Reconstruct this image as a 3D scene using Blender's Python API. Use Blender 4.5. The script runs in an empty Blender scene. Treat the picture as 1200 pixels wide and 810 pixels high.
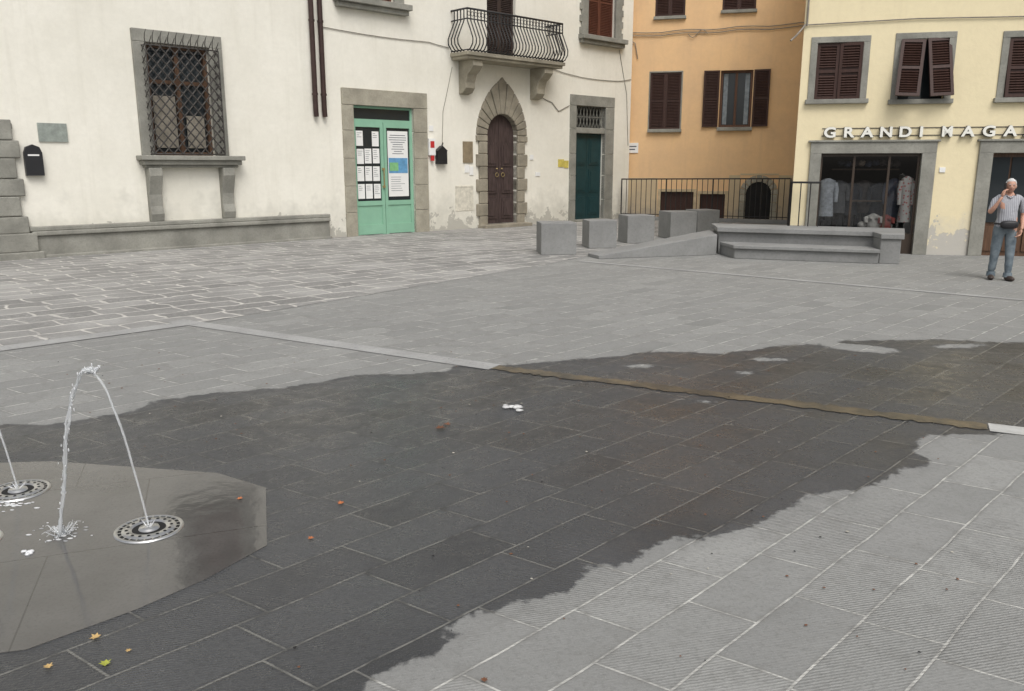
import bpy, math, random
import numpy as np
from mathutils import Vector, Matrix, noise as mnoise
random.seed(7)
scene=bpy.context.scene
COL=scene.collection

# ------------------------------------------------------------------ materials
class NT:
    def __init__(s,name):
        s.m=bpy.data.materials.new(name); s.m.use_nodes=True
        s.t=s.m.node_tree; s.n=s.t.nodes; s.l=s.t.links
        s.b=s.n["Principled BSDF"]
    def node(s,typ,ins=None,**kw):
        n=s.n.new(typ)
        for k,v in kw.items(): setattr(n,k,v)
        if ins:
            for k,v in ins.items():
                if hasattr(v,'links') and hasattr(v,'is_output'): s.l.new(v,n.inputs[k])
                else: n.inputs[k].default_value=v
        return n
    def math(s,op,a,b=0.0,c=None,clamp=False):
        d={0:a,1:b}
        if c is not None: d[2]=c
        return s.node('ShaderNodeMath',d,operation=op,use_clamp=clamp).outputs[0]
    def mix(s,fac,a,b,mode='MIX'):
        n=s.n.new('ShaderNodeMix'); n.data_type='RGBA'; n.blend_type=mode
        for i,v in ((0,fac),(6,a),(7,b)):
            if hasattr(v,'is_output'): s.l.new(v,n.inputs[i])
            else: n.inputs[i].default_value=(tuple(v)+(1,) if (i>0 and len(v)==3) else v)
        return n.outputs[2]
    def noise(s,vec,scale,detail=4,rough=.6):
        d={'Scale':scale,'Detail':min(detail,3),'Roughness':rough}
        if vec is not None: d['Vector']=vec
        return s.node('ShaderNodeTexNoise',d).outputs[0]
    def obj(s): return s.node('ShaderNodeTexCoord').outputs['Object']
    def rng(s,v,a,b,c=0.,d=1.):
        n=s.node('ShaderNodeMapRange',{0:v,1:a,2:b,3:c,4:d}); n.clamp=True
        return n.outputs[0]
    def bump(s,hgt,strength,dist=.01,normal=None):
        n=s.node('ShaderNodeBump',{'Height':hgt,'Strength':strength,'Distance':dist})
        if normal is not None: s.l.new(normal,n.inputs['Normal'])
        return n.outputs[0]
    def set(s,**kw):
        for k,v in kw.items():
            k={'color':'Base Color','rough':'Roughness','normal':'Normal','metal':'Metallic','spec':'Specular IOR Level','trans':'Transmission Weight','ior':'IOR','alpha':'Alpha','coat':'Coat Weight'}[k]
            if hasattr(v,'is_output'): s.l.new(v,s.b.inputs[k])
            else:
                s.b.inputs[k].default_value=(tuple(v)+(1,) if (isinstance(v,tuple) and len(v)==3) else v)
        return s.m

def simple(name,col,rough=.7,var=.12,scale=8,metal=0,bump=.0,spec=.4):
    t=NT(name); o=t.obj()
    n=t.noise(o,scale,3,.65)
    f=t.rng(n,.3,.7,0,1)
    c=t.mix(f,tuple(x*(1-var) for x in col),tuple(min(1,x*(1+var)) for x in col))
    kw=dict(color=c,rough=rough,metal=metal,spec=spec)
    if bump: kw['normal']=t.bump(t.noise(o,scale*6,4),bump,.01)
    return t.set(**kw)

def plaster(name,col,dark,damp,damph=1.2,stain=.5,patch=None,patchh=.3):
    t=NT(name); o=t.obj()
    sep=t.node('ShaderNodeSeparateXYZ',{0:o})
    x,y,z=sep.outputs
    big=t.noise(o,.6,3,.68)
    fine=t.noise(o,9,3,.7)
    st=t.node('ShaderNodeMapping',{0:o,3:(2.6,2.6,.22)}).outputs[0]
    streak=t.noise(st,1.6,3,.65)
    c=t.mix(t.rng(big,.38,.68,0,stain),col,dark)
    c=t.mix(t.rng(streak,.54,.76,0,.5*stain+.14),c,dark)
    c=t.mix(t.rng(fine,.35,.7,0,.12),c,tuple(q*.7 for q in dark))
    zz=t.math('ADD',z,t.math('MULTIPLY',t.math('SUBTRACT',t.noise(o,1.5,3,.72),.5),-2.6))
    dmp=t.rng(zz,damph*.25,damph,1,0)
    c=t.mix(t.math('MULTIPLY',dmp,.6),c,damp)
    d2=t.rng(t.math('ADD',z,t.math('MULTIPLY',t.math('SUBTRACT',t.noise(o,2.6,3,.75),.5),-2.4)),patchh-.08,patchh,.75,0)
    c=t.mix(d2,c,patch or damp)
    h2=t.math('ADD',t.math('ADD',t.math('MULTIPLY',fine,.4),big),t.math('MULTIPLY',d2,-.15))
    return t.set(color=c,rough=.93,spec=.2,normal=t.bump(h2,.4,.03))

def stone(name,col,scale=5,var=.25,bump=.5,stain=.35):
    t=NT(name); o=t.obj()
    a=t.noise(o,scale*.35,3,.6); b=t.noise(o,scale*5,3,.75)
    c=t.mix(t.rng(a,.3,.7),tuple(x*(1-var) for x in col),tuple(x*(1+var*.6) for x in col))
    c=t.mix(t.rng(b,.45,.75,0,stain),c,tuple(x*.45 for x in col))
    return t.set(color=c,rough=.88,spec=.25,normal=t.bump(b,bump,.015))

def wood(name,col,rough=.55,var=.3):
    t=NT(name); o=t.obj()
    m=t.node('ShaderNodeMapping',{0:o,3:(14,14,1.2)}).outputs[0]
    a=t.noise(m,2.2,3,.65)
    c=t.mix(t.rng(a,.3,.7),tuple(x*(1-var) for x in col),tuple(x*(1+var) for x in col))
    return t.set(color=c,rough=rough,spec=.35,normal=t.bump(a,.25,.005))

# ------------------------------------------------------------------ mesh builder
class MB:
    def __init__(s): s.v=[];s.f=[];s.m=[];s.sm=[]
    def add(s,vs,fs,mat=0,smooth=False):
        k=len(s.v); s.v+= [tuple(q) for q in vs]
        for f in fs: s.f.append(tuple(i+k for i in f)); s.m.append(mat); s.sm.append(smooth)
    def box(s,x0,x1,y0,y1,z0,z1,mat=0):
        v=[(x0,y0,z0),(x1,y0,z0),(x1,y1,z0),(x0,y1,z0),(x0,y0,z1),(x1,y0,z1),(x1,y1,z1),(x0,y1,z1)]
        s.add(v,[(0,3,2,1),(4,5,6,7),(0,1,5,4),(1,2,6,5),(2,3,7,6),(3,0,4,7)],mat)
    def prism_xz(s,poly,y0,y1,mat=0):
        n=len(poly)
        v=[(p[0],y0,p[1]) for p in poly]+[(p[0],y1,p[1]) for p in poly]
        f=[tuple(range(n)),tuple(range(2*n-1,n-1,-1))]+[(i,i+n,(i+1)%n+n,(i+1)%n) for i in range(n)]
        s.add(v,f,mat)
    def prism_yz(s,poly,x0,x1,mat=0):
        n=len(poly)
        v=[(x0,p[0],p[1]) for p in poly]+[(x1,p[0],p[1]) for p in poly]
        f=[tuple(range(n)),tuple(range(2*n-1,n-1,-1))]+[(i,i+n,(i+1)%n+n,(i+1)%n) for i in range(n)]
        s.add(v,f,mat)
    def prism_xy(s,poly,z0,z1,mat=0):
        n=len(poly)
        zt=z1 if isinstance(z1,(list,tuple)) else [z1]*n
        v=[(p[0],p[1],z0) for p in poly]+[(p[0],p[1],zt[i]) for i,p in enumerate(poly)]
        f=[tuple(range(n-1,-1,-1)),tuple(range(n,2*n))]+[(i,(i+1)%n,(i+1)%n+n,i+n) for i in range(n)]
        s.add(v,f,mat)
    def tube(s,pts,r,mat=0,seg=6,caps=True):
        pts=[Vector(p) for p in pts]; n=len(pts)
        rs=r if isinstance(r,(list,tuple)) else [r]*n
        vs=[];fs=[]
        up=Vector((0,0,1))
        prev=None
        for i,p in enumerate(pts):
            a=pts[max(0,i-1)];b=pts[min(n-1,i+1)]
            t=(b-a).normalized()
            if prev is None:
                u=up if abs(t.z)<.9 else Vector((1,0,0))
                e1=t.cross(u).normalized()
            else:
                e1=(prev-t*prev.dot(t)).normalized()
            prev=e1; e2=t.cross(e1)
            for k in range(seg):
                an=2*math.pi*k/seg
                vs.append(p+(e1*math.cos(an)+e2*math.sin(an))*rs[i])
        for i in range(n-1):
            for k in range(seg):
                fs.append((i*seg+k,i*seg+(k+1)%seg,(i+1)*seg+(k+1)%seg,(i+1)*seg+k))
        s.add(vs,fs,mat,True)
        if caps:
            s.add([vs[k] for k in range(seg)],[tuple(range(seg-1,-1,-1))],mat)
            s.add([vs[(n-1)*seg+k] for k in range(seg)],[tuple(range(seg))],mat)
    def lathe(s,prof,c,mat=0,seg=32,smooth=True):
        vs=[];fs=[]
        for (r,z) in prof:
            for k in range(seg):
                a=2*math.pi*k/seg; vs.append((c[0]+r*math.cos(a),c[1]+r*math.sin(a),c[2]+z))
        for i in range(len(prof)-1):
            for k in range(seg):
                fs.append((i*seg+k,i*seg+(k+1)%seg,(i+1)*seg+(k+1)%seg,(i+1)*seg+k))
        s.add(vs,fs,mat,smooth)
    def ell(s,c,r,mat=0,rot=None,seg=12,rings=8,fn=None):
        vs=[];fs=[]
        for i in range(rings+1):
            th=math.pi*i/rings
            for k in range(seg):
                a=2*math.pi*k/seg
                q=Vector((math.sin(th)*math.cos(a),math.sin(th)*math.sin(a),math.cos(th)))
                if fn: q=fn(q)
                q=Vector((q.x*r[0],q.y*r[1],q.z*r[2]))
                if rot is not None: q=rot@q
                vs.append(q+Vector(c))
        for i in range(rings):
            for k in range(seg):
                fs.append((i*seg+k,(i+1)*seg+k,(i+1)*seg+(k+1)%seg,i*seg+(k+1)%seg))
        s.add(vs,fs,mat,True)
    def make(s,name,mats,parent=None,bevel=0,loc=None,rot=None):
        me=bpy.data.meshes.new(name); me.from_pydata(s.v,[],s.f)
        for m in mats: me.materials.append(m)
        me.polygons.foreach_set('material_index',s.m); me.polygons.foreach_set('use_smooth',s.sm)
        me.validate(); me.update()
        o=bpy.data.objects.new(name,me); COL.objects.link(o)
        if parent: o.parent=parent
        if loc: o.location=loc
        if rot: o.rotation_euler=rot
        if bevel:
            b=o.modifiers.new('b','BEVEL'); b.width=bevel; b.segments=2; b.limit_method='ANGLE'; b.angle_limit=math.radians(50)
        return o

def empty(name,loc,rz=0):
    e=bpy.data.objects.new(name,None); COL.objects.link(e); e.location=loc; e.rotation_euler=(0,0,rz); e.empty_display_size=.3
    return e

def wall_holes(mb,x0,x1,z0,z1,holes,depth=.28,mat=0,back=None):
    xs=sorted({x0,x1}|{h[0] for h in holes}|{h[1] for h in holes})
    zs=sorted({z0,z1}|{h[2] for h in holes}|{h[3] for h in holes})
    for i in range(len(xs)-1):
        for j in range(len(zs)-1):
            cx=(xs[i]+xs[i+1])/2;cz=(zs[j]+zs[j+1])/2
            if any(h[0]<cx<h[1] and h[2]<cz<h[3] for h in holes): continue
            mb.add([(xs[i],0,zs[j]),(xs[i+1],0,zs[j]),(xs[i+1],0,zs[j+1]),(xs[i],0,zs[j+1])],[(0,1,2,3)],mat)
    for (a,b,c,d) in [h[:4] for h in holes]:
        D=depth
        mb.add([(a,0,c),(a,D,c),(a,D,d),(a,0,d)],[(0,1,2,3)],mat)
        mb.add([(b,0,c),(b,0,d),(b,D,d),(b,D,c)],[(0,1,2,3)],mat)
        mb.add([(a,0,d),(a,D,d),(b,D,d),(b,0,d)],[(0,1,2,3)],mat)
        mb.add([(a,0,c),(b,0,c),(b,D,c),(a,D,c)],[(0,1,2,3)],mat)

def frame(mb,x0,x1,z0,z1,ox0,ox1,oz1,y0=-.05,y1=.06,oz0=None,mat=0):
    b=z0 if oz0 is None else oz0
    mb.box(ox0,x0,y0,y1,b,z1,mat); mb.box(x1,ox1,y0,y1,b,z1,mat)
    mb.box(ox0,ox1,y0,y1,z1,oz1,mat)
    if oz0 is not None: mb.box(x0,x1,y0,y1,oz0,z0,mat)

def shutter(name,w,h,mat,parent,loc,rot=(0,0,0),t=.04):
    mb=MB(); st=.06
    mb.box(0,st,0,t,-h,0);mb.box(w-st,w,0,t,-h,0)
    for zc in (0,-h/2+st/2,-h+st): mb.box(st,w-st,0,t,zc-st,zc)
    z=-st-.02
    while z>-h+st+.03:
        if not(-h/2-st/2-.02<z-.01<-h/2+st/2+.03):
            mb.add([(st,.002,z-.035),(w-st,.002,z-.035),(w-st,t-.004,z),(st,t-.004,z),(st,.012,z-.043),(w-st,.012,z-.043),(w-st,t-.001,z-.012),(st,t-.001,z-.012)],[(0,1,2,3),(4,7,6,5),(0,4,5,1),(3,2,6,7)])
        z-=.05
    mb.box(st,w-st,t-.003,t-.001,-h+st,-st)
    return mb.make(name,[mat],parent,loc=loc,rot=rot)

# ------------------------------------------------------------------ palette
cream=plaster('cream_plaster',(.85,.825,.735),(.68,.655,.56),(.52,.505,.44),1.1,.45,(.39,.375,.33))
yellow=plaster('yellow_plaster',(.82,.72,.48),(.73,.63,.42),(.56,.53,.46),.9,.45,(.44,.43,.41),.5)
orange=plaster('orange_plaster',(.82,.55,.30),(.66,.45,.27),(.5,.38,.27),.8,.65)
pietra=stone('pietra_serena_grey',(.29,.285,.25),5,.28)
pietra_w=stone('warm_sandstone',(.38,.355,.285),5,.28)
greyst=stone('bench_stone',(.255,.256,.248),4,.15,.4,.3)
iron=simple('wrought_iron',(.025,.024,.024),.55,.2,20)
grillem=simple('grille_iron',(.06,.055,.05),.6,.4,12)
brownsh=wood('brown_shutter_paint',(.05,.024,.018),.5,.3)
doorwood=wood('old_door_wood',(.065,.045,.042),.6,.5)
teal=simple('teal_door_paint',(.016,.048,.052),.4,.15,5)
mint=simple('mint_green_paint',(.25,.46,.33),.45,.06,3)
white=simple('white_paper',(.8,.8,.78),.8,.03,4)
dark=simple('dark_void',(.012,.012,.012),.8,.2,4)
black=simple('black_plastic',(.02,.02,.022),.45,.1,4)
copper=simple('brown_downpipe',(.05,.028,.024),.5,.25,6)
grglass=NT('window_glass').set(color=(.02,.025,.028),rough=.06,spec=.6)
ink=simple('printed_ink',(.12,.13,.15),.8,.2,30)
brass=simple('tarnished_brass',(.35,.27,.12),.45,.3,10,.3)
plq=simple('plaque_stone',(.27,.30,.27),.6,.2,10)

# ------------------------------------------------------------------ LEFT PALAZZO
PL=(-4.09,21.69); aL=math.atan2(.6833,.7301)
pal=empty('cream_palazzo_building',(PL[0],PL[1],0),aL)
m=MB()
holesL=[(-5.02,-3.66,2.03,4.36),(.03,1.92,-.02,3.33),(4.56,5.78,.1,3.31),(8.42,9.86,-.02,3.72),(4.62,5.74,4.86,7.4),(8.9,10.25,5.9,8.1),(0.0,1.4,5.9,8.1),(-5.0,-3.7,6.4,8.6)]
wall_holes(m,-14,11.2,-.4,10.5,holesL)
m.add([(11.2,0,-.4),(11.2,9,-.4),(11.2,9,10.5),(11.2,0,10.5)],[(0,1,2,3)])
m.add([(-14,0,-.4),(-14,0,10.5),(-14,9,10.5),(-14,9,-.4)],[(0,1,2,3)])
m.add([(-14,9,-.4),(-14,9,10.5),(11.2,9,10.5),(11.2,9,-.4)],[(0,1,2,3)])
m.make('plaster_walls',[cream],pal)
m=MB(); m.box(-14.6,11.6,-.5,9.5,10.5,10.7); m.add([(-14.6,-.5,10.7),(11.6,-.5,10.7),(11.6,4.4,12.4),(-14.6,4.4,12.4)],[(0,1,2,3)]); m.add([(-14.6,4.4,12.4),(11.6,4.4,12.4),(11.6,9.5,10.7),(-14.6,9.5,10.7)],[(0,1,2,3)])
m.make('roof',[simple('terracotta_roof',(.3,.14,.08),.9,.3,6)],pal)
m=MB()
m.box(-7.6,-.86,-.13,.02,-.3,.44); m.box(-7.6,-.86,-.19,.02,.44,.53); m.box(-7.62,-.84,-.15,.02,.53,.62)
m.box(-7.6,-.84,-.2,.02,-.3,.06)
m.make('stone_plinth',[pietra],pal,.02)
m=MB(); z=-.2; k=0
m.box(-9.2,-7.44,-.26,.02,-.3,.14); m.box(-9.2,-7.52,-.2,.02,.14,.5); 
z=.5
while z<2.5:
    hgt=.34+.05*(k%2); w=-7.62-(.10 if k%2 else 0)
    m.box(-9.2,w,-.10-.01*(k%2),.02,z,z+hgt-.01); z+=hgt; k+=1
m.box(-9.2,-7.7,-.08,.02,2.5,2.62)
m.make('corner_quoins',[pietra],pal,.02)
m=MB()
frame(m,-5.02,-3.66,2.03,4.36,-5.3,-3.36,4.62,-.07,.05)
m.make('ground_window_surround',[pietra],pal,.012)
m=MB()
m.box(-5.42,-3.1,-.34,.02,1.93,2.03); m.box(-5.36,-3.16,-.27,.02,1.83,1.93); m.box(-5.3,-3.22,-.2,.02,1.77,1.83)
for xa in (-5.26,-3.62):
    m.prism_yz([(.02,1.77),(-.26,1.77),(-.27,1.6),(-.2,1.42),(-.13,1.2),(-.12,.95),(-.17,.78),(-.12,.62),(.02,.62)],xa,xa+.28)
m.make('window_sill_and_corbels',[pietra],pal,.015)
m=MB()
m.box(-5.02,-3.66,.2,.24,2.03,4.36,0)
for xa in (-5.02,-4.38,-3.74): m.box(xa,xa+.09,.12,.2,2.03,4.36,1)
for za in (2.03,3.55,4.28): m.box(-5.0,-3.68,.125,.195,za,za+.08,1)
m.box(-4.9,-4.42,.15,.16,2.2,3.3,2); m.box(-4.2,-3.8,.15,.16,2.2,2.9,2)
m.make('ground_window_joinery',[grglass,wood('window_wood',(.10,.055,.032)),simple('interior_blind',(.30,.27,.22),.8,.3,5)],pal)
m=MB()
gx0,gx1,gz0,gz1=-5.12,-3.56,2.06,4.28; dep=-.3; a=.2; b=.23
def clipseg(x0,z0,x1,z1):
    t0,t1=0.,1.; dx=x1-x0;dz=z1-z0
    for p_,q_ in ((-dx,x0-gx0),(dx,gx1-x0),(-dz,z0-gz0),(dz,gz1-z0)):
        if abs(p_)<1e-9:
            if q_<0: return None
        else:
            r_=q_/p_
            if p_<0: t0=max(t0,r_)
            else: t1=min(t1,r_)
    if t0>=t1-1e-3: return None
    return (x0+dx*t0,z0+dz*t0,x0+dx*t1,z0+dz*t1)
for sgn in (1,-1):
    c=gx0-3.0
    while c<gx1+3.0:
        q=clipseg(c,gz0,c+sgn*a*(gz1-gz0)/b,gz1)
        if q:
            n=max(2,int(abs(q[3]-q[1])/.2))
            pts=[]
            for i in range(n+1):
                t=i/n; x=q[0]+(q[2]-q[0])*t; zz=q[1]+(q[3]-q[1])*t
                pts.append((x,dep-.02*math.sin(math.pi*(zz-gz0)/(gz1-gz0))+(.006*sgn),zz))
            m.tube(pts,.0155,0,5)
        c+=a
for xs in (gx0,gx1):
    for z in np.arange(gz0,gz1-.05,.23):
        m.tube([(xs,dep,z),(xs,-.02,z+.2)],.011,0,5); m.tube([(xs,dep,z+.2),(xs,-.02,z)],.011,0,5)
for z in (gz0,gz1):
    m.tube([(gx0,-.02,z),(gx0,dep,z),(gx1,dep,z),(gx1,-.02,z)],.015,0,5)
for xs in (gx0,gx1): m.tube([(xs,dep,gz0),(xs,dep,gz1)],.015,0,5)
x=gx0
while x<gx1+.01:
    m.tube([(x,dep,gz1),(x-.02,dep-.03,gz1+.12),(x-.035,dep-.1,gz1+.2),(x-.02,dep-.15,gz1+.28)],[.011,.010,.009,.004],0,5)
    m.tube([(x+.06,dep,gz1),(x+.10,dep-.04,gz1+.12),(x+.09,dep-.12,gz1+.17)],[.010,.009,.004],0,5)
    x+=a*.8
m.make('diamond_iron_grille',[grillem],pal)
m=MB()
for xx in (-1.08,-.84):
    m.tube([(xx,-.09,10.4),(xx,-.09,3.15),(xx+.02,-.07,3.0)],.062,0,12)
    for z in (3.5,5.2,7): m.tube([(xx,-.09,z),(xx,-.09,z+.05)],.075,0,12)
m.make('downpipes',[copper],pal)
m=MB()
for (x0,x1,z0,z1) in ((8.9,10.25,5.9,8.1),(0.0,1.4,5.9,8.1),(-5.0,-3.7,6.4,8.6)):
    frame(m,x0,x1,z0,z1,x0-.3,x1+.3,z1+.3,-.06,.05)
    m.box(x0-.42,x1+.42,-.26,.02,z0-.14,z0); m.box(x0-.36,x1+.36,-.17,.02,z0-.26,z0-.14)
for i in range(6):
    m.box(8.52,8.6,-.058,.02,5.92+i*.36,6.12+i*.36); m.box(10.55,10.63,-.058,.02,5.92+i*.36,6.12+i*.36)
m.make('upper_window_surrounds',[pietra],pal,.012)
for i,(x0,x1,z0,z1) in enumerate(((8.9,10.25,5.9,8.1),(0.0,1.4,5.9,8.1),(-5.0,-3.7,6.4,8.6),(4.62,5.74,4.86,7.4))):
    w=(x1-x0)/2-.01
    red=wood('red_brown_shutter_%d'%i,(.12,.045,.028) if i<3 else (.05,.035,.03),.5,.3)
    shutter('shutter_left_%d'%i,w,z1-z0-.02,red,pal,(x0+.005,.1,z1-.01)); shutter('shutter_right_%d'%i,w,z1-z0-.02,red,pal,(x0+w+.015,.1,z1-.01))
    mm=MB(); mm.box(x0,x1,.2,.24,z0,z1); mm.make('pane_%d'%i,[grglass],pal)
m=MB()
zs=[0,.62,1.3,2.0,2.7,3.33]
for i in range(5):
    m.box(-.3,.03,-.05,.1,zs[i],zs[i+1]-.006); m.box(1.92,2.38,-.05,.1,zs[i],zs[i+1]-.006)
m.box(-.3,2.38,-.055,.1,3.33,3.74)
m.make('green_door_surround',[pietra_w],pal,.012)
m=MB()
m.box(.03,1.92,.05,.11,2.93,3.0,0); m.box(.03,1.92,.05,.11,3.27,3.33,0); m.box(.03,.09,.05,.11,3.0,3.27,0); m.box(1.86,1.92,.05,.11,3.0,3.27,0)
m.box(.09,1.86,.085,.09,3.0,3.27,1)
for (xa,xb) in ((.03,.97),(.985,1.92)):
    m.box(xa,xa+.09,.05,.11,0,2.93,0); m.box(xb-.09,xb,.05,.11,0,2.93,0)
    m.box(xa+.09,xb-.09,.05,.11,0.02,.28,0); m.box(xa+.09,xb-.09,.05,.11,.78,.9,0); m.box(xa+.09,xb-.09,.05,.11,2.8,2.93,0)
    m.box(xa+.09,xb-.09,.075,.1,.28,.78,0)
    m.box(xa+.09,xb-.09,.082,.09,.9,2.8,1)
for i in range(3):
    for j in range(4):
        if (i,j)==(1,3): continue
        xa=.15+i*.245+random.uniform(-.008,.008); za=.97+j*.45+random.uniform(-.01,.01)
        m.box(xa,xa+.21,.076,.079,za,za+.38,2)
        for r in range(random.randint(3,6)):
            zz=za+.33-r*.05; m.box(xa+.025,xa+random.uniform(.1,.18),.0735,.0755,zz-.010,zz,3)
m.box(1.12,1.78,.076,.079,1.0,2.72,2)
m.box(1.14,1.76,.072,.0755,1.62,2.02,4); m.box(1.16,1.45,.070,.0715,1.68,1.9,5)
for r in range(9):
    zz=2.62-r*.06; w=random.uniform(.25,.5) if r not in (1,2) else .56
    m.box(1.45-w/2,1.45+w/2,.0735,.0755,zz-.016,zz,3)
for r in range(7):
    zz=1.52-r*.06; m.box(1.2,1.2+random.uniform(.3,.5),.0735,.0755,zz-.010,zz,3)
m.tube([(.93,.0,1.25),(.93,.0,1.75)],.015,6,6); m.box(.9,.96,-.01,.05,1.24,1.3,6); m.box(.9,.96,-.01,.05,1.7,1.76,6)
m.make('green_glazed_door',[mint,grglass,white,ink,simple('poster_blue',(.12,.3,.5),.7,.2,8),simple('poster_green',(.2,.45,.2),.7,.2,8),brass],pal)
cx=5.17; ir=.61; sp=2.7
m=MB()
N=13
def outer(th):
    q=1-abs(th-math.pi/2)/(math.pi/2)
    return 1.0+.62*q**2.4
for i in range(N):
    t0=math.pi*i/N+.012; t1=math.pi*(i+1)/N-.012
    k=4; ins=[];outs=[]
    for j in range(k+1):
        t=t0+(t1-t0)*j/k
        ins.append((cx+ir*math.cos(t),sp+ir*math.sin(t)))
        ro=outer(t); outs.append((cx+ro*math.cos(t),sp+ro*math.sin(t)))
    if i==N//2: outs[k//2]=(cx,sp+1.66)
    m.prism_xz(ins+outs[::-1],-.07-.01*(i%2),.22)
z=0.0;k=0
while z<sp-.02:
    hh=min(.36,sp-z); w=1.02 if k%2 else .92
    m.box(cx-w,cx-ir,-.07-.008*(k%2),.22,z,z+hh-.012); m.box(cx+ir,cx+w,-.07-.008*(k%2),.22,z,z+hh-.012)
    z+=hh;k+=1
m.box(cx-.95,cx+.95,-.38,.1,-.2,.1)
m.make('arched_door_surround',[stone('weathered_arch_stone',(.31,.28,.22),6,.3)],pal,.018)
m=MB()
for sx in (-1,1):
    xa,xb=(cx-ir,cx-.005) if sx<0 else (cx+.005,cx+ir)
    pts=[(xa,.1),(xb,.1)]
    K=10
    if sx<0:
        arc=[(cx+ir*math.cos(math.pi/2+ (math.pi/2)*j/K),sp+ir*math.sin(math.pi/2+(math.pi/2)*j/K)) for j in range(K+1)]
        arc[0]=(cx-.005,sp+ir)
    else:
        arc=[(cx+ir*math.cos((math.pi/2)*j/K),sp+ir*math.sin((math.pi/2)*j/K)) for j in range(K+1)]; arc[-1]=(cx+.005,sp+ir)
    m.prism_xz(pts+arc,.13,.19)
    for (z0,z1) in ((.25,.85),(1.0,1.65),(1.8,2.5)):
        a0=min(xa,xb)+.09;a1=max(xa,xb)-.09
        m.box(a0,a1,.105,.13,z0,z1); m.box(a0+.07,a1-.07,.085,.105,z0+.08,z1-.08)
    m.lathe([(.0,.03),(.025,.03),(.03,0)],(cx+sx*.1,.1,1.72),1,10)
    m.tube([(cx+sx*.12+.06*math.cos(t),.07,1.55+.06*math.sin(t)) for t in np.linspace(0,2*math.pi,12)],.01,1,5)
m.make('arched_wooden_door',[doorwood,brass],pal)
m=MB()
zs=[0,.7,1.5,2.2,3.0,3.72]
for i in range(5):
    m.box(8.14,8.42,-.05,.1,zs[i],zs[i+1]-.006); m.box(9.86,10.3,-.05,.1,zs[i],zs[i+1]-.006)
m.box(8.14,10.3,-.055,.1,3.72,4.05); m.box(8.42,9.86,-.02,.12,2.86,3.04)
m.box(8.35,9.95,-.2,.2,-.2,.06)
m.make('teal_door_surround',[pietra],pal,.012)
m=MB()
for xa,xb in ((8.42,9.135),(9.145,9.86)):
    m.box(xa,xb,.14,.2,.06,2.86,0)
    for z0,z1 in ((.2,.8),(.95,1.7),(1.85,2.72)):
        m.box(xa+.1,xb-.1,.12,.14,z0,z1,0); m.box(xa+.17,xb-.17,.105,.12,z0+.07,z1-.07,0)
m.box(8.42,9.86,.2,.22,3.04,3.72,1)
for i in range(9):
    xx=8.5+i*.16
    m.tube([(xx,.06,3.06),(xx+.1,.06,3.38),(xx,.06,3.7)],.014,2,5); m.tube([(xx+.1,.05,3.06),(xx,.05,3.38),(xx+.1,.05,3.7)],.014,2,5)
m.tube([(8.42,.055,3.38),(9.86,.055,3.38)],.014,2,5)
m.make('teal_panelled_door',[teal,dark,simple('transom_grille',(.16,.16,.14),.6,.2,9)],pal)
# balcony
m=MB()
bx0,bx1=3.25,7.1
m.box(bx0,bx1,-.76,.02,4.76,4.86); m.box(bx0+.05,bx1-.05,-.70,.02,4.68,4.76)
for xa in (3.55,6.35):
    m.prism_yz([(.02,4.68),(-.62,4.68),(-.64,4.52),(-.5,4.38),(-.38,4.3),(-.3,4.1),(-.3,3.95),(-.18,3.82),(.02,3.78)],xa,xa+.35)
m.make('balcony_slab_and_corbels',[stone('balcony_stone',(.36,.33,.26),5,.3)],pal,.015)
m=MB()
prof=[(0,4.87),(.12,4.92),(.22,5.05),(.23,5.18),(.12,5.42),(.0,5.66),(.0,5.95)]
def bar(xb,yb,nx,ny):
    m.tube([(xb+nx*o_,yb+ny*o_,z_) for o_,z_ in prof],.018,0,5)
n=30
for i in range(n+1): bar(bx0+.06+(bx1-bx0-.12)*i/n,-.68,0,-1)
for i in range(1,5):
    y=-.68*i/5.
    bar(bx0+.06,y,-1,0); bar(bx1-.06,y,1,0)
for z_,o_,r_ in ((5.96,0,.028),(5.7,0,.019),(4.9,.02,.018)):
    m.tube([(bx0+.06-o_,0,z_),(bx0+.06-o_,-.68-o_,z_),(bx1-.06+o_,-.68-o_,z_),(bx1-.06+o_,0,z_)],r_,0,6)
for i in range(0,n,1):
    xx=bx0+.06+(bx1-bx0-.12)*(i+.5)/n
    m.tube([(xx+.045*math.cos(t),-.68,5.83+.06*math.sin(t)) for t in np.linspace(0,2*math.pi,9)],.008,0,4,False)
m.make('balcony_railing',[iron],pal)
m=MB()
m.box(-7.25,-6.72,-.03,.0,2.28,2.64,0)
m.prism_xz([(-7.56,1.62),(-7.24,1.62),(-7.24,2.06),(-7.28,2.17),(-7.40,2.22),(-7.52,2.17),(-7.56,2.06)],-.11,-.0,1)
m.box(-7.5,-7.3,-.115,-.111,2.0,2.03,2)
m.box(3.66,4.02,-.03,0,1.9,2.5,3)
m.box(3.72,3.88,-.02,0,1.62,1.84,2); m.box(3.9,4.04,-.02,0,1.55,1.8,2)
m.box(2.46,2.6,-.02,0,2.75,2.9,2)
m.box(2.27+.13,2.62,-.08,0,2.1,2.55,2); m.box(2.44,2.58,-.083,-.08,2.3,2.48,4); m.box(2.46,2.56,-.09,-.05,1.95,2.09,4)
m.box(2.66,2.98,-.14,0,1.86,2.22,1); m.prism_xz([(2.64,2.22),(3.0,2.22),(2.82,2.36)],-.15,0,1); m.tube([(2.82,-.07,2.3),(2.86,-.09,2.42),(2.9,-.05,2.44)],.02,1,5)
m.box(7.62,7.88,-.02,0,1.78,2.02,5); m.box(7.9,8.1,-.02,0,1.75,1.98,5)
m.box(6.6,6.8,-.02,0,1.5,1.62,2); m.box(6.35,6.5,-.02,0,2.0,2.15,2)
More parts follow.
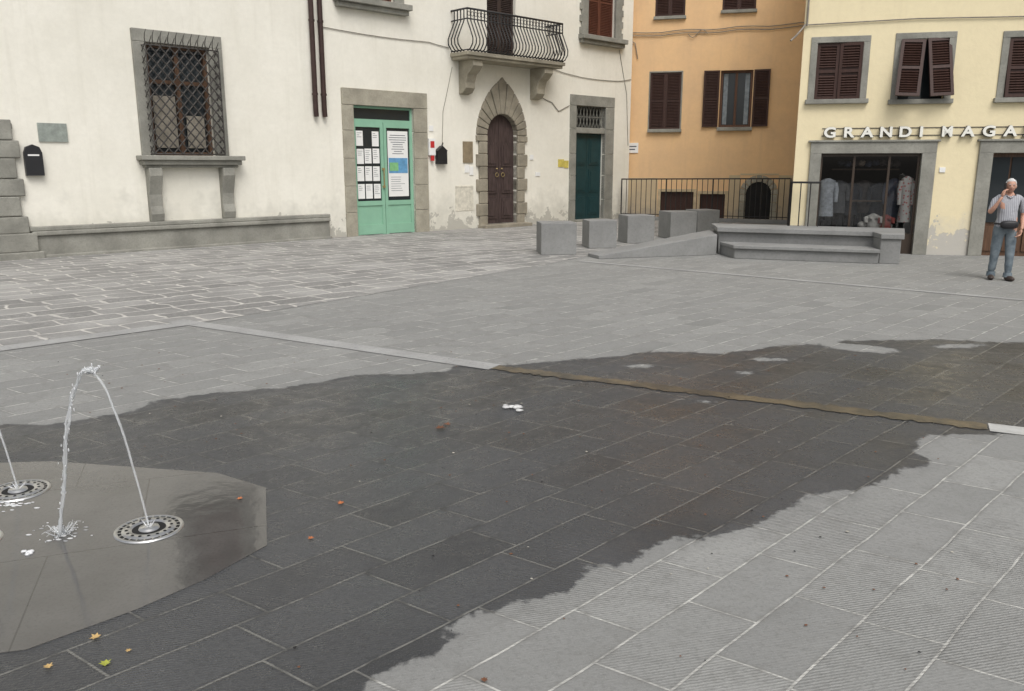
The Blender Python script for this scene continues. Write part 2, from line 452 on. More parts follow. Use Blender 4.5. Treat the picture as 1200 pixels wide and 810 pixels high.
m.make('wall_plaques_and_letterboxes',[plq,black,white,simple('bronze_plaque',(.25,.2,.13),.6,.2,8),simple('red_sign',(.5,.03,.03),.6,.1,5),simple('yellow_plate',(.6,.5,.12),.6,.2,9)],pal)
m=MB()
frame(m,3.42,3.98,.58,1.2,3.36,4.04,1.25,-.012,.0,.53)
m.box(3.42,3.98,-.006,.0,.58,1.2,0)
m.make('stone_niche_panel',[simple('pale_stone',(.62,.59,.50),.9,.2,8)],pal,.004)
m=MB()
def cable(pts,r=.010):
    out=[]
    for i in range(len(pts)-1):
        a_=Vector(pts[i]);b_=Vector(pts[i+1]); L=(b_-a_).length; n=max(2,int(L/.4))
        for j in range(n):
            t=j/n; q=a_.lerp(b_,t); q.z-=.04*math.sin(math.pi*t)*min(1,L/3); out.append(tuple(q))
    out.append(pts[-1]); m.tube(out,r,0,5)
cable([(6.75,-.02,3.9),(7.3,-.02,3.75),(7.6,-.02,3.5),(7.9,-.02,3.62),(8.1,-.02,3.7)],.012)
cable([(-.75,-.02,5.12),(2.5,-.02,5.08),(3.2,-.02,5.0)])
cable([(10.5,-.02,5.6),(10.95,-.02,4.2),(11.1,-.02,2.5)])
cable([(7.0,-.02,4.8),(8.6,-.02,4.6),(10.5,-.02,4.6),(11.15,-.02,4.7)])
cable([(2.9,-.02,2.4),(2.95,-.02,3.3),(3.3,-.02,4.5)],.007)
m.make('wall_cables',[simple('cable_grey',(.22,.20,.17),.7,.2,8)],pal)

# ------------------------------------------------------------------ YELLOW HOUSE
aY=math.atan2(-.2386,.9711)
yel=empty('yellow_shop_building',(9.04,17.02,0),aY)
m=MB()
hY=[(-2.86,-1.98,3.15,4.26),(-1.26,-.40,3.12,4.28),(.68,1.62,3.12,4.25),(-2.63,-.69,-.02,2.06),(.62,2.1,-.02,2.06),(-2.86,-1.98,5.6,6.9),(-1.26,-.4,5.6,6.9),(.68,1.62,5.6,6.9)]
wall_holes(m,-3.15,7,-.4,9.5,hY,.22)
m.add([(-3.15,0,-.4),(-3.15,0,9.5),(-1.9,10.7,9.5),(-1.9,10.7,-.4)],[(0,1,2,3)])
m.add([(7,0,-.4),(7,9,-.4),(7,9,9.5),(7,0,9.5)],[(0,1,2,3)])
m.add([(-1.9,10.7,-.4),(-1.9,10.7,9.5),(7,9,9.5),(7,9,-.4)],[(0,1,2,3)])
m.make('plaster_walls',[yellow],yel)
m=MB(); m.prism_xy([(-3.5,-.4),(7.4,-.4),(7.4,9.4),(-2.2,11)],9.5,9.75)
m.make('roof',[bpy.data.materials['terracotta_roof']],yel)
m=MB()
fr=[(-2.86,-1.98,3.15,4.26),(-1.26,-.40,3.12,4.28),(.68,1.62,3.12,4.25)]
for (a0,b0,c0,d0) in fr+[(q[0],q[1],5.6,6.9) for q in fr]:
    frame(m,a0,b0,c0,d0,a0-.13,b0+.13,d0+.12,-.025,.03)
    m.box(a0-.17,b0+.17,-.1,.02,c0-.09,c0)
frame(m,-2.63,-.69,0,2.06,-2.85,-.42,2.29,-.06,.06)
m.box(-2.9,-.37,-.09,.02,2.29,2.33)
frame(m,.62,2.1,0,2.06,.36,2.36,2.29,-.06,.06); m.box(.31,2.41,-.09,.02,2.29,2.33)
m.make('stone_surrounds',[pietra],yel,.008)
for i,(a0,b0,c0,d0) in enumerate(fr):
    w=(b0-a0)/2-.006; h=d0-c0-.01
    if i==1:
        shutter('shutter_left_%d'%i,w+.02,h,brownsh,yel,(a0-.02,-.05,d0),(math.radians(-17),math.radians(3),math.radians(-6)))
        shutter('shutter_right_%d'%i,w+.02,h,brownsh,yel,(a0+w+.04,-.05,d0),(math.radians(-13),math.radians(-3),math.radians(8)))
    elif i==0:
        shutter('shutter_left_%d'%i,w,h,brownsh,yel,(a0+.004,.02,d0-.004)); shutter('shutter_right_%d'%i,w,h,brownsh,yel,(a0+w+.008,.0,d0-.004),(0,0,math.radians(-7)))
    else:
        shutter('shutter_left_%d'%i,w,h,brownsh,yel,(a0+.004,.0,d0-.004),(math.radians(-4),0,0)); shutter('shutter_right_%d'%i,w,h,brownsh,yel,(a0+w+.008,.0,d0-.004))
    shutter('shutter_up_%d'%i,2*w,1.28,brownsh,yel,(a0+.004,.02,6.89))
    mm=MB(); mm.box(a0,b0,.14,.17,c0,d0,0); mm.box(a0,b0,.14,.17,5.6,6.9,0); mm.make('window_panes_%d'%i,[grglass],yel)
m=MB()
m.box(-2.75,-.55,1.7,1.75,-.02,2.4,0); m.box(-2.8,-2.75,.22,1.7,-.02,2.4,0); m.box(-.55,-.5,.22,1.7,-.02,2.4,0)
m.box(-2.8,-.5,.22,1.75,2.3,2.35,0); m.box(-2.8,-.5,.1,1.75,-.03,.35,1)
m.box(-2.63,-.69,.06,.12,.0,.42,4)
for xx in (-2.63,-1.98,-1.3,-.74): m.box(xx,xx+.045,.05,.09,.42,2.06,4)
m.box(-2.6,-.72,.052,.088,2.0,2.06,4)
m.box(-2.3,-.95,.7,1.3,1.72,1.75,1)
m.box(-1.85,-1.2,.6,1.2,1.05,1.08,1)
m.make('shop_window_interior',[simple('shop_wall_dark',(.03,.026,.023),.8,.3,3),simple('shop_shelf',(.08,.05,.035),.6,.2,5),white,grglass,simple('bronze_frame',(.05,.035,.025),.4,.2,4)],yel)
cl=[simple('cloth_%d'%i,tuple(.62*q for q in c_),.9,.25,14) for i,c_ in enumerate([(.46,.48,.52),(.05,.055,.075),(.10,.08,.08),(.42,.33,.27),(.30,.06,.05),(.07,.08,.12),(.18,.18,.19),(.6,.57,.53)])]
fl=NT('floral_cloth'); o_=fl.obj(); v_=fl.node('ShaderNodeTexVoronoi',{'Vector':o_,'Scale':16.}); fl.set(color=fl.mix(fl.rng(v_.outputs[0],.2,.4),(.34,.08,.08),(.42,.40,.38)),rough=.9)
cl.append(fl.m)
m=MB()
def garment(x,y,z,h,w,mat,head=False):
    sec=[(0,.12*w,.05),(-.05,.5*w,.07),(-.12,.56*w,.09),(-.35*h,.44*w,.09),(-.6*h,.46*w,.1),(-h,.56*w,.11)]
    seg=14; vs=[];fs=[]
    for i,(dz,rx,ry) in enumerate(sec):
        for k in range(seg):
            a_=2*math.pi*k/seg; wv=1+.08*math.sin(a_*5+i)
            vs.append((x+rx*math.cos(a_)*wv,y+ry*math.sin(a_)*wv,z+dz))
    for i in range(len(sec)-1):
        for k in range(seg): fs.append((i*seg+k,(i+1)*seg+k,(i+1)*seg+(k+1)%seg,i*seg+(k+1)%seg))
    m.add(vs,fs,mat,True); m.add(vs[:seg],[tuple(range(seg))],mat)
    for sx in (-1,1):
        m.tube([(x+sx*.5*w,y,z-.1),(x+sx*.62*w,y-.02,z-.3*h),(x+sx*.6*w,y-.06,z-.62*h)],[.055,.05,.04],mat,8)
    if head: m.tube([(x,y,z),(x,y,z+.07)],.045,9,8); m.ell((x,y,z+.15),(.07,.085,.1),9)
garment(-2.42,.28,1.55,.8,.30,0); garment(-2.12,.75,1.5,.7,.30,6)
garment(-1.06,.5,1.55,.85,.30,5); garment(-.86,.24,1.6,.95,.22,8,False)
garment(-1.85,.9,1.45,.7,.32,1); garment(-1.58,.95,1.5,.7,.32,2); garment(-1.3,.8,1.45,.75,.32,1)
for i in range(9):
    m.ell((-2.15+i*.14,.6,1.84+random.uniform(0,.04)),(.085,.14,.075),random.choice([1,2,6,5,3]),seg=10,rings=6)
for i in range(4): m.ell((-1.65+i*.17,.35,.56),(.1,.12,.09),random.choice([7,4,3]),seg=10,rings=6)
garment(-1.45,.28,.82,.32,.24,7); garment(-1.2,.28,.8,.3,.22,4)
for i in range(14):
    m.box(-2.5+i*.12,-2.42+i*.12,1.2,1.6,.36,.5+random.uniform(0,.7),random.choice([1,2,3,5,6]))
m.make('clothes_display',cl+[simple('mannequin',(.5,.4,.33),.5,.05,3)],yel)
g=NT('shop_glass'); g.n.remove(g.b)
fz=g.node('ShaderNodeLayerWeight',{0:.35}); tr=g.node('ShaderNodeBsdfTransparent',{0:(.8,.82,.82,1)}); gl=g.node('ShaderNodeBsdfGlossy',{'Roughness':.02})
mx=g.node('ShaderNodeMixShader',{0:g.math('ADD',g.math('MULTIPLY',fz.outputs[0],.3),.07),1:tr.outputs[0],2:gl.outputs[0]}); g.l.new(mx.outputs[0],g.n['Material Output'].inputs[0])
m=MB(); m.add([(-2.6,.07,.42),(-.72,.07,.42),(-.72,.07,2.02),(-2.6,.07,2.02)],[(0,1,2,3)]); m.make('shop_glass_pane',[g.m],yel)
m=MB()
m.box(.62,2.1,.12,.16,0,2.06,0)
for i in range(4):
    m.box(.66+i*.36,.98+i*.36,.09,.12,.1,.6,0); m.box(.66+i*.36,.98+i*.36,.085,.12,.68,1.98,1)
m.make('wooden_shop_door',[wood('warm_door_wood',(.11,.06,.035),.4,.3),grglass],yel)
lm=NT('sign_letter_cream').set(color=(.82,.81,.74),rough=.45)
ls=NT('sign_letter_side').set(color=(.06,.055,.05),rough=.6)
def letters(txt,xs):
    for ch,x in zip(txt,xs):
        for nm,off,ext,yy,mt in (('sign_letter_',.009,.006,-.10,lm),('sign_letter_return_',.012,.038,-.052,ls)):
            c_=bpy.data.curves.new(nm+ch,'FONT'); c_.body=ch; c_.size=.28; c_.extrude=ext; c_.offset=off; c_.align_x='CENTER'
            c_.materials.append(mt)
            o_=bpy.data.objects.new(nm+ch,c_); COL.objects.link(o_); o_.parent=yel; o_.location=(x,yy,2.39); o_.rotation_euler=(math.pi/2,0,0)
            o_.scale=((.98 if ch=='M' else 1.18),1,1)
letters('GRANDI',[-2.50,-2.14,-1.78,-1.42,-1.06,-.76])
letters('MAGAZZINI',[-.28,.1,.48,.86,1.22,1.56,1.86,2.16,2.44])
m=MB(); m.box(-2.65,2.6,-.012,-.002,2.41,2.425); m.box(-2.65,2.6,-.012,-.002,2.56,2.575); m.make('sign_rails',[ls],yel)
m=MB(); m.box(-.33,-.22,-.02,0,1.68,1.78); m.make('house_number_plate',[white],yel)
m=MB()
m.tube([(-3.1,-.03,4.62),(-1,-.03,4.66),(1,-.03,4.62),(3,-.03,4.68)],.012,0,5)
m.tube([(-3.1,-.04,9),(-3.1,-.04,4.6)],.02,0,5)
m.tube([(-3.13,-.03,4.62),(-3.3,-.25,4.40),(-3.42,-.35,4.28)],.02,0,5)
m.make('wall_cables',[bpy.data.materials['cable_grey']],yel)

# ------------------------------------------------------------------ ORANGE HOUSE
ora=empty('orange_house_building',(4.08,29.64,0),aY)
m=MB()
hO=[(.70,1.75,3.06,4.93),(3.05,4.1,3.1,4.95),(.78,1.78,6.74,8.3),(2.98,4.06,6.85,8.4),(4.14,4.86,-.6,1.22),(1.21,2.33,.12,.93),(2.55,3.4,-.5,.86),(-2.5,-1.5,3.1,4.9)]
wall_holes(m,-5,9.5,-1.2,11.5,hO,.22)
m.add([(-5,0,-1),(-5,0,11.5),(-5,8,11.5),(-5,8,-1)],[(0,1,2,3)]); m.add([(9.5,0,-1),(9.5,8,-1),(9.5,8,11.5),(9.5,0,11.5)],[(0,1,2,3)]); m.add([(-5,8,-1),(-5,8,11.5),(9.5,8,11.5),(9.5,8,-1)],[(0,1,2,3)])
m.make('plaster_walls',[orange],ora)
m=MB(); m.box(-5.5,10,-.4,8.5,11.5,11.8); m.make('roof',[bpy.data.materials['terracotta_roof']],ora)
m=MB()
m.box(.66,1.82,-.12,.02,2.95,3.06); m.box(3.0,4.16,-.12,.02,2.98,3.1); m.box(.74,1.82,-.1,.02,6.64,6.74); m.box(2.94,4.1,-.1,.02,6.75,6.85)
frame(m,.70,1.75,3.06,4.93,.66,1.8,4.98,-.015,.03)
m.make('window_sills',[pietra],ora,.01)
m=MB()
cx=4.5; R=.42; sp=.86
N=9
for i in range(N):
    t0=math.pi*i/N+.02;t1=math.pi*(i+1)/N-.02
    m.prism_xz([(cx+R*math.cos(t),sp+R*math.sin(t)) for t in (t0,(t0+t1)/2,t1)]+[(cx+.64*math.cos(t),sp+.64*math.sin(t)) for t in (t1,(t0+t1)/2,t0)],-.06,.2)
for z in np.arange(-.6,sp-.1,.3):
    m.box(cx-.62,cx-R,-.06,.2,z,min(z+.29,sp)); m.box(cx+R,cx+.62,-.06,.2,z,min(z+.29,sp))
m.make('arched_opening_surround',[pietra_w],ora,.01)
m=MB(); m.box(1.21,2.33,.1,.13,.12,.93,0); m.box(2.55,3.4,.1,.13,-.5,.86,0)
m.box(-2.5,-1.5,.1,.13,3.1,4.9,0)
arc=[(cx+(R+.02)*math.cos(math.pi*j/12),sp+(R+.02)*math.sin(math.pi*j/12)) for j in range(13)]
m.prism_xz([(cx-R-.02,-.6),(cx+R+.02,-.6)]+arc,-.02,.1,1)  # near-black fill painting the shaded interior of the open arch
m.make('low_shutters_and_arch_shade',[brownsh,dark],ora)
m=MB(); frame(m,1.21,2.33,.12,.93,1.1,2.44,1.02,-.02,.03); frame(m,2.55,3.4,-.5,.86,2.47,3.5,.96,-.02,.03); m.make('low_window_frames',[simple('ochre_trim',(.50,.40,.26),.9,.2,5)],ora)
m=MB(); m.box(3.5,3.87,-.012,0,-.5,1.5); m.box(5.13,9,-.012,0,-.5,1.5); m.box(3.87,5.13,-.010,0,1.5,1.56); m.box(-.2,1.08,-.012,0,-.5,1.4)
m.make('lower_dado',[plaster('dado_plaster',(.60,.48,.31),(.50,.40,.27),(.4,.34,.26),1.0,.6)],ora)
shutter('shutter_0',.52,1.86,brownsh,ora,(.705,.02,4.925)); shutter('shutter_1',.52,1.86,brownsh,ora,(1.228,.02,4.925))
shutter('shutter_2',.52,1.84,brownsh,ora,(2.50,-.09,4.95),(0,0,math.radians(4))); shutter('shutter_3',.52,1.84,brownsh,ora,(4.13,-.05,4.95),(0,0,math.radians(-5)))
shutter('shutter_4',.49,1.54,brownsh,ora,(.785,.02,8.29)); shutter('shutter_5',.49,1.54,brownsh,ora,(1.28,.02,8.29))
shutter('shutter_6',.53,1.54,brownsh,ora,(2.985,.02,8.39)); shutter('shutter_7',.53,1.54,brownsh,ora,(3.52,.02,8.39))
m=MB(); m.box(3.05,4.1,.17,.2,3.1,4.95,0)
for xa in (3.05,3.53,4.03): m.box(xa,xa+.08,.09,.13,3.1,4.95,1)
m.box(3.13,4.03,.095,.125,3.1,3.18,1); m.box(3.13,4.03,.095,.125,4.87,4.95,1)
m.box(3.16,3.3,.14,.15,3.2,4.85,2); m.box(3.86,4.0,.14,.15,3.2,4.85,2)
m.make('casement_window',[grglass,wood('casement_wood',(.10,.05,.03)),simple('curtain_dim',(.22,.25,.27),.8,.3,6)],ora)
m=MB()
for dz in (0,.1): m.tube([(-.5+i*.5,-.04,6.12+dz+.03*math.sin(i*1.7)+(.01*i)) for i in range(22)],.014,0,5)
m.tube([(-.3,-.04,6.2),(0.15,-.04,5.9),(.25,-.04,5.4)],.015,0,5); m.tube([(1.9+.08*i,-.05,6.15-.12*math.sin(i*.8)) for i in range(9)],.012,0,5)
m.make('facade_cables',[bpy.data.materials['cable_grey']],ora)
m=MB(); m.box(-.08,.36,-.03,0,2.26,2.6,0); m.box(-.02,.3,-.033,-.03,2.46,2.5,1); m.box(.02,.25,-.033,-.03,2.36,2.4,1); m.make('street_name_plate',[white,ink],ora)

# ------------------------------------------------------------------ GROUND
W=[(-3.62,5.54),(-3.29,5.60),(-2.86,5.85),(-2.81,6.19),(-2.36,6.44),(-1.91,6.57),(-1.35,7.00),(-.61,7.09),(-.55,7.31),(0,7.38),(.82,7.65),(1.44,7.95),(2.09,7.84),(2.81,8.23),(3.6,8.44),(4.54,8.53),(5.34,8.35),(7.5,8.2),(7.5,5.4),(3.53,5.39),(3.24,5.39),(2.87,5.35),(2.56,5.01),(2.62,4.85),(2.53,4.78),(2.22,4.57),(1.94,4.37),(1.68,4.31),(1.47,4.13),(1.21,3.87),(.94,3.80),(.70,3.68),(.58,3.54),(.35,3.46),(.18,3.19),(0,3.16),(-.21,3.02),(-.27,2.96),(-.19,2.93),(-.32,2.78),(-.47,2.68),(-.55,2.55),(-.8,1.9),(-1.2,1.0),(-7,1),(-7,5.3)]
X=np.unique(np.concatenate([[-200,-60,-20,-10],np.arange(-7.5,8,.07),[10,15,30,80,250]]))
Y=np.unique(np.concatenate([[-60,-10],np.arange(.6,9.3,.06),[11,14,20,35,80,300]]))
gx,gy=np.meshgrid(X,Y); P=np.stack([gx.ravel(),gy.ravel()],1)
Wp=np.array(W)
def sdist(P,poly):
    best=np.full(len(P),1e9); inside=np.zeros(len(P),bool); n=len(poly)
    for i in range(n):
        a_=poly[i];b_=poly[(i+1)%n];ab=b_-a_
        t=np.clip(((P-a_)@ab)/(ab@ab),0,1)
        best=np.minimum(best,np.linalg.norm(P-(a_+t[:,None]*ab),axis=1))
        cond=((a_[1]>P[:,1])!=(b_[1]>P[:,1]))
        with np.errstate(divide='ignore',invalid='ignore'):
            xi=(b_[0]-a_[0])*(P[:,1]-a_[1])/(b_[1]-a_[1]+1e-12)+a_[0]
        inside^=cond&(P[:,0]<xi)
    return np.where(inside,best,-best)
sd=sdist(P,Wp)
for (ex,ey,ea,eb,rot) in [(3.5,8.12,.42,.2,-.5),(1.47,6.2,.14,.035,-.3),(1.2,7.35,.16,.05,.1),(2.5,7.6,.2,.08,0),(4.6,8.2,.3,.1,.2),(2.1,7.1,.1,.05,0)]:
    dx=P[:,0]-ex;dy=P[:,1]-ey;c_,s_=math.cos(rot),math.sin(rot)
    u=(dx*c_+dy*s_)/ea; v=(-dx*s_+dy*c_)/eb
    r=np.sqrt(u*u+v*v); sd=np.minimum(sd,(r-1)*min(ea,eb))
wet=np.clip(.5+sd,0,1).astype(np.float32)
nx,ny=len(X),len(Y)
idx=np.arange(nx*ny).reshape(ny,nx)
F=np.stack([idx[:-1,:-1],idx[:-1,1:],idx[1:,1:],idx[1:,:-1]],-1).reshape(-1,4)
me=bpy.data.meshes.new('plaza_ground'); me.from_pydata(np.c_[P,np.zeros(len(P))].tolist(),[],F.tolist())
at=me.attributes.new('wet','FLOAT','POINT'); at.data.foreach_set('value',wet)
ground=bpy.data.objects.new('plaza_ground',me); COL.objects.link(ground)

def paving_coords(t,az1,az2,offb=0,offa=0,wob=.008,row=0,blen=0):
    o=t.obj(); sep=t.node('ShaderNodeSeparateXYZ',{0:o}); x,y,z=sep.outputs
    a1=math.radians(az1);a2=math.radians(az2)
    dx,dy=math.sin(a1),math.cos(a1); ex,ey=math.sin(a2),math.cos(a2)
    det=dx*ey-ex*dy
    ca=(ey/det,-ex/det); cb=(-dy/det,dx/det)
    n=t.noise(o,1.5,2,.5); wv=t.math('MULTIPLY',t.math('SUBTRACT',n,.5),wob*4)
    A=t.math('ADD',t.math('ADD',t.math('MULTIPLY',x,ca[0]),t.math('MULTIPLY',y,ca[1])),offa)
    B=t.math('ADD',t.math('ADD',t.math('MULTIPLY',x,cb[0]),t.math('MULTIPLY',y,cb[1])),offb)
    A=t.math('ADD',A,wv);B=t.math('ADD',B,wv)
    if row:
        ri=t.math('FLOOR',t.math('DIVIDE',B,row))
        wn_=t.node('ShaderNodeTexWhiteNoise',noise_dimensions='1D'); t.l.new(ri,wn_.inputs['W'])
        A=t.math('ADD',A,t.math('MULTIPLY',wn_.outputs[0],blen*3))
    v=t.node('ShaderNodeCombineXYZ',{0:A,1:B,2:0.}).outputs[0]
    return o,x,y,A,B,v

t=NT('grey_slab_paving')
o,x,y,A,B,v=paving_coords(t,45,124,.24+30,40,.008,.30,.62)
bk=dict(Vector=v,Scale=1.,Bias=0.); bk['Brick Width']=.62; bk['Row Height']=.30
bk['Mortar Size']=t.rng(y,4.5,11,.006,.0105)
br=t.node('ShaderNodeTexBrick',{**bk,'Color1':(0,0,0,1),'Color2':(1,1,1,1),'Mortar':(.5,.5,.5,1),'Mortar Smooth':.25},offset=0.)
bk['Mortar Size']=.03
ed=t.node('ShaderNodeTexBrick',{**bk,'Color1':(0,0,0,1),'Color2':(1,1,1,1),'Mortar':(.5,.5,.5,1),'Mortar Smooth':1.},offset=0.).outputs[1]
rnd=t.node('ShaderNodeSeparateColor',{0:br.outputs[0]}).outputs[0]
mort=br.outputs[1]
big=t.noise(o,.8,3,.62); fine=t.noise(o,38,3,.78); med=t.noise(o,7,3,.7)
speck=t.noise(o,150,2,.8)
slab=t.mix(rnd,(.20,.202,.193),(.285,.286,.272))
slab=t.mix(t.rng(big,.35,.7,0,.5),slab,(.305,.304,.292))
slab=t.mix(t.rng(fine,.48,.72,0,.55),slab,(.14,.14,.132))
slab=t.mix(t.rng(med,.50,.72,0,.5),slab,(.18,.179,.168))
slab=t.mix(t.rng(speck,.58,.74,0,.45),slab,(.43,.43,.42))
slab=t.mix(t.math('MULTIPLY',ed,t.rng(med,.35,.6,.1,.5)),slab,(.155,.152,.142))
gr=t.node('ShaderNodeMapping',{0:o,2:(0,0,math.radians(-14))}).outputs[0]
wv=t.node('ShaderNodeTexWave',{'Vector':gr,'Scale':20.,'Distortion':2.4,'Detail':2.,'Detail Scale':3.},bands_direction='Y')
groove=wv.outputs[1]
gm=t.math('MULTIPLY',t.rng(big,.40,.6,.15,1),t.rng(rnd,.25,.45,.25,1))
slab=t.mix(t.math('MULTIPLY',t.math('MULTIPLY',groove,gm),.32),slab,(.12,.12,.113))
mortc=t.mix(t.rng(med,.36,.60),(.50,.495,.46),(.26,.257,.24))
dry=t.mix(t.math('MULTIPLY',mort,t.rng(y,6,12,1,.72)),slab,mortc)
wets=t.mix(rnd,(.036,.037,.038),(.068,.070,.072))
wets=t.mix(t.rng(fine,.46,.70,0,.55),wets,(.022,.023,.024))
wets=t.mix(t.rng(speck,.56,.70,0,.6),wets,(.15,.152,.155))
wets=t.mix(t.rng(big,.42,.62,0,.5),wets,(.085,.087,.090))  # sheen variation of the wet stone, painted in as lighter patches
wets=t.mix(t.math('MULTIPLY',ed,.35),wets,(.026,.026,.027))
wets=t.mix(t.math('MULTIPLY',mort,.9),wets,t.mix(t.rng(med,.45,.64),(.18,.177,.162),(.05,.05,.047)))
wa=t.node('ShaderNodeAttribute',attribute_name='wet').outputs['Fac']
wn=t.math('ADD',t.math('MULTIPLY',t.math('SUBTRACT',t.noise(o,3.5,3,.7),.5),.22),t.math('MULTIPLY',t.math('SUBTRACT',t.noise(o,22,3,.7),.5),.09))
wsum=t.math('ADD',t.math('ADD',wa,wn),t.math('MULTIPLY',mort,.02))
wm=t.rng(wsum,.482,.506)
damp=t.rng(wsum,.36,.5,0,.22)
dry=t.mix(damp,dry,(.14,.14,.135))
col=t.mix(wm,dry,wets)
wr=t.math('ADD',t.rng(med,.35,.65,.20,.42),t.math('MULTIPLY',t.rng(wsum,.5,.75,1,0),.15))
rg=t.math('ADD',t.math('MULTIPLY',wm,t.math('SUBTRACT',wr,.9)),.9)
hh=t.math('ADD',t.math('MULTIPLY',mort,-1.2),t.math('ADD',t.math('MULTIPLY',fine,.7),t.math('MULTIPLY',med,.5)))
hh=t.math('SUBTRACT',hh,t.math('MULTIPLY',t.math('MULTIPLY',groove,gm),.6))
t.set(color=col,rough=rg,spec=.5,normal=t.bump(hh,.65,.009))
me.materials.append(t.m)

def sheet(name,poly,z,mat):
    m=MB(); m.add([(p[0],p[1],z) for p in poly],[tuple(range(len(poly)))]); return m.make(name,[mat])
def strip(name,p0,p1,w,z,mat,n=30,jit=.0):
    a_=Vector(p0);b_=Vector(p1);d=(b_-a_).normalized();nn=Vector((-d.y,d.x))
    m=MB();vs=[];fs=[]
    for i in range(n+1):
        q=a_.lerp(b_,i/n)
        for sg in (-1,1):
            r=q+nn*sg*(w/2+random.uniform(-jit,jit)); vs.append((r.x,r.y,z))
    for i in range(n): fs.append((2*i,2*i+2,2*i+3,2*i+1))
    m.add(vs,fs); return m.make(name,[mat])
t=NT('old_flagstones')
o,x,y,A,B,v=paving_coords(t,46.9,132,20,30,.06)
n2=t.node('ShaderNodeTexNoise',{'Vector':o,'Scale':4.,'Detail':2.}).outputs[1]
v=t.node('ShaderNodeVectorMath',{0:v,1:t.node('ShaderNodeVectorMath',{0:n2,1:(.10,.10,0)},operation='MULTIPLY').outputs[0]},operation='ADD').outputs[0]
br=t.node('ShaderNodeTexBrick',{'Vector':v,'Color1':(0,0,0,1),'Color2':(1,1,1,1),'Mortar':(.5,.5,.5,1),'Scale':1.,'Mortar Size':.03,'Mortar Smooth':.7,'Bias':0.,'Brick Width':.72,'Row Height':.42},offset=.43,squash=.6,squash_frequency=3)
rnd=t.node('ShaderNodeSeparateColor',{0:br.outputs[0]}).outputs[0]
big=t.noise(o,.6,3,.65);fine=t.noise(o,18,3,.75);med=t.noise(o,3,3,.7)
c=t.mix(rnd,(.19,.188,.18),(.33,.325,.31))
c=t.mix(t.rng(fine,.45,.7,0,.6),c,(.42,.41,.39))
c=t.mix(t.rng(big,.42,.62,0,.65),c,(.18,.178,.17))
mf=t.math('MULTIPLY',br.outputs[1],t.rng(med,.33,.6,.3,1))
c=t.mix(mf,c,(.55,.53,.49))
flag=t.set(color=c,rough=.85,spec=.3,normal=t.bump(t.math('ADD',t.math('MULTIPLY',fine,.7),br.outputs[1]),.6,.02))
sheet('old_flagstone_pavement',[(-22,-8.5),(-5.14,8.03),(-3.62,9.50),(.64,15.35),(2.2,17.9),(5.2,24.5),(7.2,26.2),(9.5,28.5),(12,34),(-8,34),(-8,22),(-30,-3)],.004,flag)
bandl=stone('pale_stone_band',(.35,.35,.34),6,.15,.3,.4)
strip('pale_stone_band',(-4.0,9.58),(-.16,7.28),.22,.006,bandl)
strip('pale_stone_band',(1.3,15.9),(11.5,7.45),.14,.006,bandl)
strip('pale_stone_kerb_band',(-9.5,3.7),(-3.75,9.47),.26,.007,bandl)
t=NT('brown_wet_channel'); o=t.obj(); n1=t.noise(o,3,3,.7); n2=t.noise(o,30,3,.7)
c=t.mix(t.rng(n1,.38,.62),(.055,.050,.040),(.14,.112,.07)); c=t.mix(t.rng(n2,.5,.7,0,.6),c,(.045,.038,.028))
chan=t.set(color=c,rough=.4,normal=t.bump(n2,.5,.01))
strip('water_channel',(-.16,7.28),(3.35,5.52),.16,.006,chan,90,.028)
strip('pale_stone_band',(3.36,5.515),(9,2.8),.2,.006,simple('white_marble_band',(.44,.44,.42),.7,.15,6))
t=NT('fountain_slab_wet'); 
o,x,y,A,B,v=paving_coords(t,70,160,20.3,30.35,.0)
br=t.node('ShaderNodeTexBrick',{'Vector':v,'Color1':(0,0,0,1),'Color2':(1,1,1,1),'Mortar':(.5,.5,.5,1),'Scale':1.,'Mortar Size':.004,'Mortar Smooth':.2,'Brick Width':1.3,'Row Height':.9},offset=.3)
n1=t.noise(o,1.3,3,.65); n2=t.noise(o,60,3,.75); n3=t.noise(o,9,3,.5)
c=t.mix(t.rng(n1,.36,.62),(.078,.076,.072),(.108,.105,.10)); c=t.mix(t.rng(n2,.48,.72,0,.5),c,(.055,.053,.05)); c=t.mix(t.math('MULTIPLY',br.outputs[1],.7),c,(.035,.034,.032))
plate_m=t.set(color=c,rough=t.rng(n1,.40,.6,.04,.13),spec=.6,normal=t.bump(t.math('ADD',n3,t.math('MULTIPLY',n2,.10)),.12,.01))
plate=[(-3.8,4.75),(-2.88,4.84),(-1.77,4.64),(-1.41,4.41),(-1.19,3.68),(-1.37,3.34),(-1.56,3.09),(-1.85,2.80),(-2.6,2.62),(-3.5,2.8),(-4.1,3.5),(-4.2,4.2)]
m=MB(); m.prism_xy(plate[::-1],-.02,.003); m.make('fountain_basin_slab',[plate_m])

